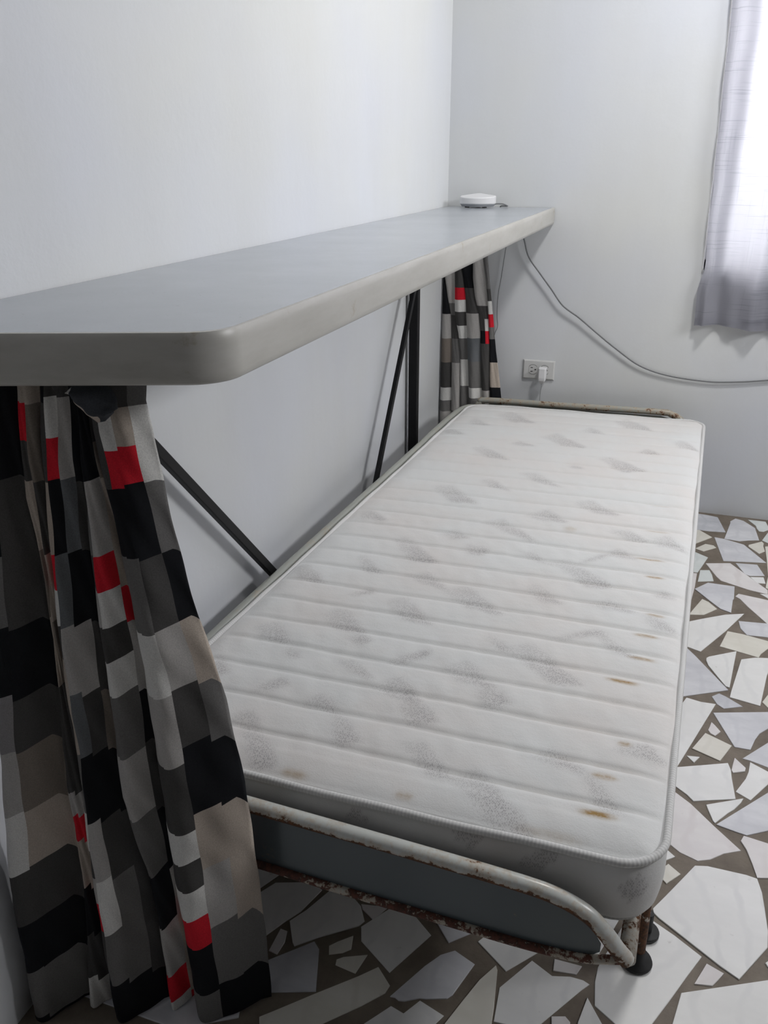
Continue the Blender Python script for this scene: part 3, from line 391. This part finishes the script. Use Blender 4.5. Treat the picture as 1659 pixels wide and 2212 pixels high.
# ------------------------------------------------------------ bed: a rusty white folding frame and a mattress
NL,NR,FL,FR=Vector((.055,-2.168,0)),Vector((.872,-2.158,0)),Vector((.147,-.152,0)),Vector((.938,-.118,0))
def Q(s,t): return (NL*(1-s)+NR*s)*(1-t)+(FL*(1-s)+FR*s)*t
mat=None
NU,NV=150,404; Wm,Lm,rc=.80,2.02,.055
A_=np.linspace(0,Wm,NU+1); B_=np.linspace(0,Lm,NV+1); a,b=np.meshgrid(A_,B_); a=a.ravel();b=b.ravel()
ca=np.where(a<rc,(rc-a)/rc,np.where(a>Wm-rc,(a-Wm+rc)/rc,0)); cb=np.where(b<rc,(rc-b)/rc,np.where(b>Lm-rc,(b-Lm+rc)/rc,0))
sa=np.where(a<Wm/2,-1,1); sb=np.where(b<Lm/2,-1,1)
both=(ca>0)&(cb>0)
na=np.where(both,ca*np.sqrt(1-cb**2/2),ca); nb=np.where(both,cb*np.sqrt(1-ca**2/2),cb)
a2=np.where(ca>0,np.where(sa<0,rc-na*rc,Wm-rc+na*rc),a); b2=np.where(cb>0,np.where(sb<0,rc-nb*rc,Lm-rc+nb*rc),b)
S=a2/Wm;T_=b2/Lm
X=(NL.x*(1-S)+NR.x*S)*(1-T_)+(FL.x*(1-S)+FR.x*S)*T_; Y=(NL.y*(1-S)+NR.y*S)*(1-T_)+(FL.y*(1-S)+FR.y*S)*T_
rng=np.random.default_rng(3)
def snoise(x,y,f,seed):
    rg=np.random.default_rng(seed); z=0
    for k in range(6):
        an=rg.uniform(0,6.28);ph=rg.uniform(0,6.28);ff=f*rg.uniform(.6,1.6); z=z+np.sin((x*np.cos(an)+y*np.sin(an))*ff*6.28+ph)
    return z/6
pit=.0805; wob=.0022*snoise(a2,b2,3,5)
tt=(b2-.085+wob)/pit; ph=np.abs(tt-np.round(tt))*pit      # distance to the nearest seam
de=np.minimum(np.minimum(a,Wm-a),np.minimum(b,Lm-b))
ed=1-np.exp(-np.maximum(de-.004,0)/.022)
onr=(tt>-.4)&(tt<24.4)
quilt=np.where(onr,-.0042*np.exp(-(ph/.0045)**2)+.0022*(np.sin(np.clip(ph/(pit/2),0,1)*math.pi/2)),.003)
Z=.372+.008*ed+quilt*np.clip(ed*1.1,0,1)+.0016*snoise(a2,b2,5,9)*ed+.0009*snoise(a2,b2,18,11)*ed
def gauss(x,c,w_): return np.exp(-((x-c)/w_)**2)
maskR=np.zeros(len(X)); maskG=np.zeros(len(X))
def pip(x,y,P):
    r_=np.zeros(len(x),bool); j=len(P)-1
    for i in range(len(P)):
        (xi,yi),(xj,yj)=P[i],P[j]
        if yi!=yj: r_^=((yi>y)!=(yj>y))&(x<(xj-xi)*(y-yi)/(yj-yi)+xi)
        j=i
    return r_
for P in PATCHES:
    mx=sum(q[0] for q in P)/4; my=sum(q[1] for q in P)/4; P=[(mx+(q[0]-mx)*1.22,my+(q[1]-my)*1.22) for q in P]
    v0=np.array(P[0]);v2=np.array(P[2]);d=v2-v0;L=d@d
    g=((X-v0[0])*d[0]+(Y-v0[1])*d[1])/L
    ins=pip(X,Y,P); maskR=np.maximum(maskR,np.where(ins,np.clip(.25+.85*g,0,1),0))
for (cx0,cy0,hx,hy,k) in STAINS:
    maskG=np.maximum(maskG,k*np.clip(1.4*np.exp(-(np.abs(X-cx0)/hx)**3-((Y-cy0)/(hy*.8))**2),0,1))
# dirty thread along seams near the open side
maskG=np.maximum(maskG,.10*np.exp(-(ph/.003)**2)*gauss(a2,.66,.12)*onr)
def blur(m):
    g=m.reshape(NV+1,NU+1).copy()
    for _ in range(2):
        q=g.copy(); q[1:-1,1:-1]=(4*g[1:-1,1:-1]+2*(g[:-2,1:-1]+g[2:,1:-1]+g[1:-1,:-2]+g[1:-1,2:])+g[:-2,:-2]+g[2:,2:]+g[:-2,2:]+g[2:,:-2])/16; g=q
    return g.ravel()
maskR=blur(maskR)
V=np.stack([X,Y,Z],1); nt=len(V)
w1=NU+1
F=[(j*w1+i,j*w1+i+1,(j+1)*w1+i+1,(j+1)*w1+i) for j in range(NV) for i in range(NU)]
loop=[i for i in range(NU+1)]+[j*w1+NU for j in range(1,NV+1)]+[NV*w1+i for i in range(NU-1,-1,-1)]+[j*w1 for j in range(NV-1,0,-1)]
Lp=V[loop]; nl=len(loop); cen=V[:nt].mean(0)
tan=np.roll(Lp,-1,0)-np.roll(Lp,1,0); nrmv=np.stack([tan[:,1],-tan[:,0]],1); nrmv/=np.linalg.norm(nrmv,axis=1)[:,None]
rings=[]
zt,zb=.368,.262
for k in range(1,13):
    f=k/12; bul=.010*math.sin(math.pi*f)**.7-.002; bul-= .006*max(0,f-.85)/.15
    z=zt+(zb-zt)*f
    wv=.0015*np.sin(np.arange(nl)*.13+f*3)+.001*np.sin(np.arange(nl)*.31)
    rings.append(np.stack([Lp[:,0]+nrmv[:,0]*(bul+wv*math.sin(math.pi*f)),Lp[:,1]+nrmv[:,1]*(bul+wv*math.sin(math.pi*f)),np.full(nl,z)],1))
allV=[V]; prev=list(loop); base=nt
for R_ in rings:
    cur=[base+i for i in range(nl)]; allV.append(R_)
    for i in range(nl): j=(i+1)%nl; F.append((prev[j],prev[i],cur[i],cur[j]))
    prev=cur; base+=nl
allV.append(np.array([[cen[0],cen[1],zb]]))
for i in range(nl): j=(i+1)%nl; F.append((prev[j],prev[i],base))
VV=np.concatenate(allV)
me=bpy.data.meshes.new('mattress'); me.from_pydata(VV.tolist(),[],F); me.materials.append(M['ticking'])
me.polygons.foreach_set('use_smooth',[True]*len(me.polygons))
mR=np.zeros(len(VV)); mG=np.zeros(len(VV)); mR[:nt]=maskR; mG[:nt]=maskG
fl=np.zeros((len(VV),3)); fl[:,0]=VV[:,0]; fl[:,1]=VV[:,1]; fl[:nt,1]=Y
sd=np.arange(nt,len(VV)); front=VV[sd,1]<-2.1
fl[sd,1]=np.where(front,VV[sd,2]*1.0,VV[sd,1]); fl[sd,0]=np.where(front,VV[sd,0],VV[sd,2])
for P in FRONT_PATCHES:
    ins=pip(VV[:,0],VV[:,2],P)&(VV[:,1]<-2.1); ins[:nt]=False
    mR=np.maximum(mR,np.where(ins,.8,0))
ca_=me.attributes.new('mask','FLOAT_COLOR','POINT'); ca_.data.foreach_set('color',np.stack([mR,mG,mR*0,mR*0+1],1).ravel())
fa=me.attributes.new('flat','FLOAT_VECTOR','POINT'); fa.data.foreach_set('vector',fl.ravel())
me.update(); mat=bpy.data.objects.new('mattress',me); COL.objects.link(mat)
tag(mat,'worn white quilted single mattress with grey speckled print and brown stains on the bed frame','mattress')
def piping(off,z,rad,name):
    P=[]; 
    for k in range(0,nl,3): P.append((Lp[k,0]+nrmv[k,0]*off,Lp[k,1]+nrmv[k,1]*off,z+.0012*math.sin(k*.05)+.0008*math.sin(k*.17)))
    mb=MB(); mb.tube(P,rad,8,closed=True); o=mb.obj(name,M['piping'],mat,True)
    run=[];s=0
    for i in range(len(P)):
        if i: s+=(Vector(P[i])-Vector(P[i-1])).length
        run+= [(s,0,0)]*8
    at_=o.data.attributes.new('run','FLOAT_VECTOR','POINT'); at_.data.foreach_set('vector',[c for v in run for c in v]); return o
piping(.003,.370,.0056,'piping'); piping(-.006,.2665,.0042,'piping')

bed=empty('bed_frame',(.5,-1.15,0)); tag(bed,'low rusty white tube bed frame with grey sheet metal end under the mattress','bed frame')
def rust(o, fn):
    at_=o.data.attributes.new('rust','FLOAT','POINT'); at_.data.foreach_set('value',[fn(v.co) for v in o.data.vertices]); return o
def tubepart(name,P,r,m='enamel',par=bed,n=14,under=None,rr=None,k=6):
    P=spline(P,k); mb=MB(); mb.tube(P,r,n,rr=rr); o=mb.obj(name,M[m],None,True)
    N=n
    vals=[]
    for i,v in enumerate(o.data.vertices):
        c=P[i//N]; vals.append(min(1,max(0,(c.z-v.co.z)/r*.9+.30)) if under is None else under)
    at_=o.data.attributes.new('rust','FLOAT','POINT'); at_.data.foreach_set('value',vals)
    adopt(o,bed); return o
yf=-2.197
top=[(.046,yf,.243),(.052,yf,.285),(.075,yf,.325),(.12,yf,.349),(.20,yf,.349),(.388,yf,.343),(.563,yf,.337),(.70,yf,.331),(.752,yf,.324),(.790,yf,.308),(.815,yf,.284),(.832,yf,.262),(.846,yf+.004,.243)]
tubepart('footboard_tube',top,.0112)
lowp=[(.10,yf,.238),(.322,yf,.234),(.461,yf,.229),(.565,yf,.227),(.695,yf,.224),(.765,yf,.226),(.80,yf,.231),(.846,yf+.004,.243)]
tubepart('footboard_flange',lowp,.0062,'enamel_rust',under=.5)
def sheet(name,outline,y,th,mname):
    n_=len(outline); V=[(x,y-th/2,z) for x,z in outline]+[(x,y+th/2,z) for x,z in outline]
    F=[tuple(range(n_)),tuple(range(n_,2*n_))[::-1]]+[(i,n_+i,n_+(i+1)%n_,(i+1)%n_) for i in range(n_)]
    o=mesh(name,V,F,M[mname],smooth=False); rust(o,lambda c:.0); adopt(o,bed); return o
sheet('footboard_panel',[(.075,.235),(.322,.231),(.565,.224),(.695,.222),(.770,.226),(.800,.233),(.812,.245),(.812,.258),(.800,.278),(.782,.300),(.755,.316),(.70,.324),(.563,.330),(.30,.339),(.12,.342),(.085,.325),(.07,.29)],yf+.004,.002,'panel')
yh=-.088
tubepart('headboard_tube',[(.150,yh,.24),(.152,yh,.33),(.165,yh,.364),(.195,yh,.374),(.45,yh,.378),(.78,yh,.385),(.835,yh,.380),(.875,yh,.355),(.905,yh,.30),(.915,yh,.24)],.0112,'headpanel',under=.25)
sheet('headboard_panel',[(.16,.24),(.905,.24),(.885,.32),(.85,.36),(.80,.372),(.45,.367),(.20,.362),(.163,.34)],yh,.002,'headpanel')
def rail(name,p0,p1,r=.0112,m='enamel',u=.3): return tubepart(name,[p0,((p0[0]+p1[0])/2,(p0[1]+p1[1])/2,(p0[2]+p1[2])/2),p1],r,m,under=u)
rail('side_rail',(.846,yf+.004,.243),(.915,yh,.24)); rail('side_rail',(.046,yf,.243),(.150,yh,.24))
# guard rail along the wall side, on short stays
gp=[(.052,-2.10,.30),(.048,-2.02,.345),(.050,-1.90,.364),(.066,-1.4,.364),(.092,-.8,.364),(.118,-.25,.366),(.150,yh,.345)]
tubepart('guard_rail',gp,.0105,'headpanel',under=-.1)
for (x,y) in ((.052,-1.87),(.086,-.95)):
    xb=.046+(y-yf)/(yh-yf)*.104
    tubepart('stay',[(x,y,.36),((x+xb)/2,y,.30),(xb,y,.245)],.007,'headpanel',under=.2)
for (x,y) in ((.872,-1.985),(.077,-1.985),(.892,-.45),(.132,-.45)):
    leg=tubepart('leg',[(x-.004 if x>.5 else x,y,.235),(x,y,.12),(x+.002,y,.008)],.0098,'enamel',under=.62)
    mb=MB(); V=[];n_=28
    prof_=[(.0,.003),(.0245,.003),(.0255,.006),(.0240,.010),(.013,.013),(.0125,.030),(.0,.030)]
    for (rr_,z) in prof_:
        for k in range(n_): V.append((x+rr_*math.cos(6.2832*k/n_),y+rr_*math.sin(6.2832*k/n_),z))
    F=[(i*n_+k,i*n_+(k+1)%n_,(i+1)*n_+(k+1)%n_,(i+1)*n_+k) for i in range(len(prof_)-1) for k in range(n_)]
    o=mesh('rubber_foot',V,F,M['rubber']); o.parent=leg; 
    if x>.8 and y<-1.5:
        mb=MB(); mb.cyl((x+.012,y+.060,.003),(x+.012,y+.060,.011),.0215,28); mb.cyl((x+.012,y+.060,.008),(x+.012,y+.060,.05),.009,16)
        o=mb.obj('rubber_foot',M['rubber']); bevel(o,.002); o.parent=leg
for k in range(9):
    f=.06+k*.11; xa=.046+f*.104; xb=.846+f*.069; y=yf+f*(yh-yf)
    tubepart('cross_slat',[(xa,y,.2525),((xa+xb)/2,y,.252),(xb,y,.2525)],.006,'enamel_rust',under=.2,n=8)

# ------------------------------------------------------------ checked curtains under the counter
PAL={'K':(.014,.015,.018),'D':(.085,.082,.080),'G':(.19,.185,.18),'N':(.25,.215,.185),'V':(.30,.285,.29),'S':(.165,.175,.185),'L':(.50,.48,.46),'W':(.80,.79,.76),'B':(.52,.45,.385),'R':(.74,.022,.04)}
TILT=[.07,.03,.06,.055,.07]
def curtain(name,data,plane,ztop,zbot,dz,amp,nf,label,cat,group,seed,fine=.002,xmin=.006,name_tilt=True):
    creases,strips=data; A0,B0=plane; nx,ny=B0,-1.0; L=math.hypot(nx,ny); nx/=L;ny/=L
    rows=int((ztop-zbot)/dz)+1; zs=np.linspace(ztop,zbot,rows)
    tilt=TILT if name_tilt else [0]*9
    def cx_at(c,z):
        P=sorted(c,key=lambda q:q[1]); zz=np.array([q[1] for q in P]); xx=np.array([q[0] for q in P])
        return np.interp(z,zz,xx)
    CR=[np.maximum(cx_at(c,zs),xmin+.001*i) for i,c in enumerate(creases)]
    for i in range(1,len(CR)): CR[i]=np.maximum(CR[i],CR[i-1]+.004)
    cols=[];rg=random.Random(seed)
    for i,st_ in enumerate(strips):
        for ci,(f0,f1,bands) in enumerate(st_):
            k=max(3,int(nf*(f1-f0)))
            for q in range(k): cols.append((i,f0+(f1-f0)*q/k,bands,(f0+f1)/2))
    cols.append((len(strips)-1,1.0,None,1))
    V=[];fr=(zs-zs[-1])/(zs[0]-zs[-1]); ga=amp*(.55+.6*(1-fr))
    for (i,f,bn,fm) in cols:
        x=CR[i]*(1-f)+CR[i+1]*f
        p=math.sin(math.pi*min(1,f)**.62)
        wdt=CR[i+1]-CR[i]
        off=ga*p*np.clip(wdt/.05,.35,1.5)+fine*np.sin(zs*23+i*2+f*5)*np.sin(math.pi*f)+fine*.6*np.sin(zs*61+f*17+i)
        off=off+.004*np.sin(x*90+i)*np.sin(math.pi*f)
        for r_ in range(rows):
            V.append((x[r_]+nx*off[r_]*.35,A0+B0*x[r_]+ny*off[r_],max(.004,zs[r_]+(tilt[i]*(f-.5)*(ztop-zs[r_])*min(1,.25+zs[r_]/.2)*min(1,math.sin(math.pi*min(1,max(0,f)))*3) if r_ else 0))))
    F=[];C_=[]
    nc=len(cols)
    for c in range(nc-1):
        bn=cols[c][2]; bz=np.array([b_[0] for b_ in bn])
        for r_ in range(rows-1):
            F.append((c*rows+r_,c*rows+r_+1,(c+1)*rows+r_+1,(c+1)*rows+r_))
            zm=(zs[r_]+zs[r_+1])/2; fmc=cols[c][3]; fmc=(.39 if (name_tilt and cols[c][0]==3 and fmc<.7) else .225 if (name_tilt and cols[c][0]==4 and fmc<.42) else fmc); zm=zm+.5*tilt[cols[c][0]]*(fmc-.5)*(ztop-zm); k=int(np.searchsorted(-bz,-zm)); k=min(k,len(bn)-1); C_.append(PAL[bn[k][1]])
    o=mesh(name,V,F,M['cloth'])
    at_=o.data.attributes.new('Col','FLOAT_COLOR','CORNER'); at_.data.foreach_set('color',np.repeat(np.array([(*c,1) for c in C_]),4,axis=0).ravel())
    m=o.modifiers.new('thickness','SOLIDIFY'); m.thickness=.0012; m.offset=0
    tag(o,label,cat,group); return o
cn=curtain('checked_curtain',NEAR,(-2.345,.33),ZS-TS-.001,.006,.0022,.026,30,'large checked curtain with red patches hanging from the near end of the counter','curtain','checked curtains under the counter',1)
cf=curtain('checked_curtain',FAR,(-.052,0),ZS-TS-.001,.012,.0035,.015,10,'checked curtain hanging from the far end of the counter by the room corner','curtain','checked curtains under the counter',2,.001,.004,False)
# bunched fold over the near curtain's heading
FA=[(.2032,.9716),(.2109,.9787),(.2241,.9818),(.2403,.9826),(.2539,.9759),(.2601,.9652),(.2603,.9553)]
FB=[(.2036,.9677),(.2088,.959),(.2156,.950),(.2232,.941),(.2313,.937),(.2427,.940),(.2556,.9509)]
V=[];cc=[];nu,nv=36,18
def crv(P,t):
    P=np.array(P); k=np.linspace(0,1,len(P)); return np.interp(t,k,P[:,0]),np.interp(t,k,P[:,1])
for j in range(nv+1):
    g=j/nv
    for i in range(nu+1):
        t=i/nu; xa,za=crv(FA,t); xb,zb_=crv(FB,t); bl=math.sin(math.pi*g)*.016*(.35+.65*math.sin(math.pi*min(1,t*.9+.05)))
        bl+=.0022*math.sin(t*19+g*4)*math.sin(math.pi*g)+.0015*math.sin(g*14+t*7)
        V.append((xa+(xb-xa)*g,-2.305-bl,za+(zb_-za)*g))
F=[(j*(nu+1)+i,(j+1)*(nu+1)+i,(j+1)*(nu+1)+i+1,j*(nu+1)+i+1) for j in range(nv) for i in range(nu)]
o=mesh('bunched_fold',V,F,M['cloth'],cn)
for j in range(nv):
    for i in range(nu):
        t=(i+.5)/nu; g=(j+.5)/nv
        c=PAL['W'] if t<.10 else (PAL['B'] if g>.70 and t<.72 else (.06,.065,.075)); cc+=[(*c,1)]*4
at_=o.data.attributes.new('Col','FLOAT_COLOR','CORNER'); at_.data.foreach_set('color',[x for c in cc for x in c])
m=o.modifiers.new('thickness','SOLIDIFY'); m.thickness=.0012

# ------------------------------------------------------------ grey curtain over the window
V=[];F=[];nx_=150;nz_=90;z0,z1=.672,2.25
for j in range(nz_+1):
    z=z0+(z1-z0)*(j/nz_)
    xl=.864 if z<.80 else .864+min(1,(z-.80)/.05)*.010
    xl-=max(0,z-.85)*.036
    for i in range(nx_+1):
        f=i/nx_; x=xl+f*1.16
        y=-.026-.012*math.sin(x*38+.4*math.sin(z*3))-.006*math.sin(x*85+1)-.004*math.sin(z*11+x*9)*math.exp(-(z-z0)*3)
        if f<.02: y=-.020
        V.append((x+.002*math.sin(z*30),y,z+(.006*math.sin(x*22) if j==0 else 0)))
F=[(j*(nx_+1)+i,j*(nx_+1)+i+1,(j+1)*(nx_+1)+i+1,(j+1)*(nx_+1)+i) for j in range(nz_) for i in range(nx_)]
wc=mesh('window_curtain',V,F,M['wincurtain']); tag(wc,'translucent grey curtain hanging over the bright window','curtain')
hv=[];hf=[]
for j in range(3):
    z=z0+.001+.030*j/2
    for i in range(nx_+1):
        v=V[(min(nz_,0))*(nx_+1)+i]; hv.append((v[0],v[1]-.0028,(v[2] if j==0 else z)))
hf=[(j*(nx_+1)+i,j*(nx_+1)+i+1,(j+1)*(nx_+1)+i+1,(j+1)*(nx_+1)+i) for j in range(2) for i in range(nx_)]
mesh('hem',hv,hf,M['wincurtain'],wc)
mb=MB(); mb.cyl((.78,-.035,2.268),(2.1,-.035,2.268),.009,16); mb.box((.80,-.035,2.235),(.815,-.001,2.275)); mb.box((2.06,-.035,2.235),(2.075,-.001,2.275))
o=mb.obj('curtain_rod',M['black']); tag(o,'black rod carrying the grey window curtain','curtain rod')

# ------------------------------------------------------------ small things on the counter and back wall
zc=ZS+.001
RP=[(.062,-.072),(.066,-.084),(.080,-.094),(.105,-.103),(.130,-.104),(.155,-.096),(.176,-.080),(.182,-.066),(.178,-.054),(.130,-.022),(.118,-.016),(.106,-.020),(.070,-.056)]
def loft(rings,top=True,bottom=True):
    n_=len(rings[0]);V=[v for r_ in rings for v in r_]; F=[(i*n_+k,i*n_+(k+1)%n_,(i+1)*n_+(k+1)%n_,(i+1)*n_+k) for i in range(len(rings)-1) for k in range(n_)]
    if bottom: F.append(tuple(range(n_))[::-1])
    if top: F.append(tuple((len(rings)-1)*n_+k for k in range(n_)))
    return V,F
Pc=[Vector((x,y,0)) for x,y in RP]; RP2=[]
for i in range(len(Pc)):
    p0,p1,p2,p3=Pc[i-1],Pc[i],Pc[(i+1)%len(Pc)],Pc[(i+2)%len(Pc)]
    for k in range(5):
        t_=k/5; q=.5*((2*p1)+(p2-p0)*t_+(2*p0-5*p1+4*p2-p3)*t_*t_+(3*p1-p0-3*p2+p3)*t_**3); RP2.append((q.x,q.y))
RP=RP2
rc_=(.120,-.064)
def ring(sc_,z,tilt=0): return [(rc_[0]+(x-rc_[0])*sc_,rc_[1]+(y-rc_[1])*sc_,zc+z+tilt*(y+.104)) for x,y in RP]
V,F=loft([ring(.88,.003),ring(.93,.007),ring(.97,.011)]); rt=mesh('wireless_router',V,F,M['plastic_grey'],smooth=False); tag(rt,'small white three-cornered wireless router on the far end of the counter','router')
V,F=loft([ring(.97,.0105),ring(1.0,.014),ring(1.0,.029,.12),ring(.975,.032,.13)]); o=mesh('cover',V,F,M['plastic'],rt,smooth=False); bevel(o,.002,3)
for x,y in ((.09,-.085),(.15,-.085),(.118,-.04)):
    mb=MB(); mb.cyl((x,y,zc),(x,y,zc+.0035),.008,12); mb.obj('rubber_pad',M['rubber'],rt)
def cable(name,P,r,m,label,k=8):
    mb=MB(); mb.tube(spline(P,k),r,8); o=mb.obj(name,M[m],None,True)
    if label: tag(o,label,'cable')
    return o
cable('router_cable',[(.165,-.062,zc+.008),(.185,-.060,zc+.012),(.205,-.050,zc+.011),(.218,-.038,zc+.005),(.212,-.020,zc+.003),(.19,-.010,zc+.002),(.19,-.0015,zc-.01)],.0022,'cable','short grey cable looping out behind the router on the counter')
cable('wall_cable',[(.262,-0.0180,ZS-TS),(.272,-0.0180,.95),(.281,-0.0168,.925),(.298,-0.0156,.875),(.340,-0.0156,.822),(.384,-0.0150,.769),(.428,-0.0144,.715),(.487,-0.0132,.676),(.557,-0.0120,.623),(.624,-0.0108,.575),(.707,-0.0096,.523),(.803,-0.0078,.495),(.934,-0.0072,.484),(1.041,-0.0066,.491),(1.2,-0.0054,.512),(1.5,-0.0045,.53),(2.2,-0.0045,.53),(2.75,-0.0045,.52)],.0026,'cable','long grey cable sagging across the back wall from the counter to the right')
cable('thin_cable',[(.225,-.008,ZS-TS),(.214,-.009,.89),(.204,-.009,.80),(.196,-.009,.736),(.196,-.009,.67),(.200,-.009,.629),(.191,-.009,.60),(.186,-.009,.55),(.186,-.009,.40),(.19,-.009,.30)],.0013,'cable','thin dark cable hanging down the back wall beside the checked curtain')
ox,oz=0.3014,0.4456
pl=empty('wall_outlet',(ox+.057,0,oz)); tag(pl,'white double wall outlet above the far end of the mattress','outlet')
V,F=loft([[(ox,-.0005,oz),(ox+.114,-.0005,oz),(ox+.114,-.0005,oz+.070),(ox,-.0005,oz+.070)],[(ox,-.0035,oz),(ox+.114,-.0035,oz),(ox+.114,-.0035,oz+.070),(ox,-.0035,oz+.070)],[(ox+.004,-.0065,oz+.004),(ox+.110,-.0065,oz+.004),(ox+.110,-.0065,oz+.066),(ox+.004,-.0065,oz+.066)]])
o=mesh('cover_plate',V,[f[::-1] for f in F],M['ivory'],smooth=False); adopt(o,pl)
for sx in (.0365,.0785):
    x,z=ox+sx,oz+.0355
    def disc(rad,y0_,y1_,cut=.0):
        pts=[]
        for k in range(32):
            a=6.2832*k/32; px=max(-.0142,min(.0142,rad*math.cos(a))) if cut else rad*math.cos(a); pts.append((x+px,rad*math.sin(a)+z))
        return loft([[(p[0],y0_,p[1]) for p in pts],[(p[0],y1_,p[1]) for p in pts]])
    V,F=disc(.0182,-.0062,-.0069,1); o=mesh('gasket',V,[f[::-1] for f in F],M['slot'],smooth=False); adopt(o,pl)
    V,F=disc(.0170,-.0066,-.0078,1); o=mesh('receptacle',V,[f[::-1] for f in F],M['ivory'],smooth=False); adopt(o,pl)
    mb=MB(); mb.box((x-.0085,-.0082,z+.0055),(x-.0005,-.0074,z+.0082)); mb.box((x-.0085,-.0082,z-.0082),(x-.0005,-.0074,z-.0055)); mb.cyl((x+.0088,-.0074,z),(x+.0088,-.0082,z),.0026,12)
    s=mb.obj('slot',M['slot']); s.parent=o
# plug-in charger in the right receptacle
x,z=ox+.074,oz+.034
rings=[]
for (zz,hw,y0_,y1_) in ((.014,.0125,-.009,-.036),(.012,.0135,-.0088,-.038),(-.022,.0135,-.0088,-.038),(-.032,.0125,-.010,-.036),(-.042,.0065,-.016,-.030),(-.045,.004,-.019,-.027)):
    c_=.0035 if hw>.008 else .001
    rings.append([(x+dx,y,z+zz) for dx,y in ((-hw,y0_),(-hw,y1_+c_),(-hw+c_,y1_),(hw-c_,y1_),(hw,y1_+c_),(hw,y0_))])
V,F=loft(rings); pg=mesh('phone_charger',V,F,M['plastic'],smooth=False); bevel(pg,.0015,2); tag(pg,'small white plug-in charger in the right socket of the wall outlet','charger')
mb=MB(); mb.tube(spline([(x,-.023,z-.043),(x-.001,-.022,z-.06),(x-.003,-.019,z-.10),(x-.003,-.015,z-.18),(x-.002,-.012,z-.28)]),.0014,8); mb.obj('cord',M['cable_w'],pg,True)
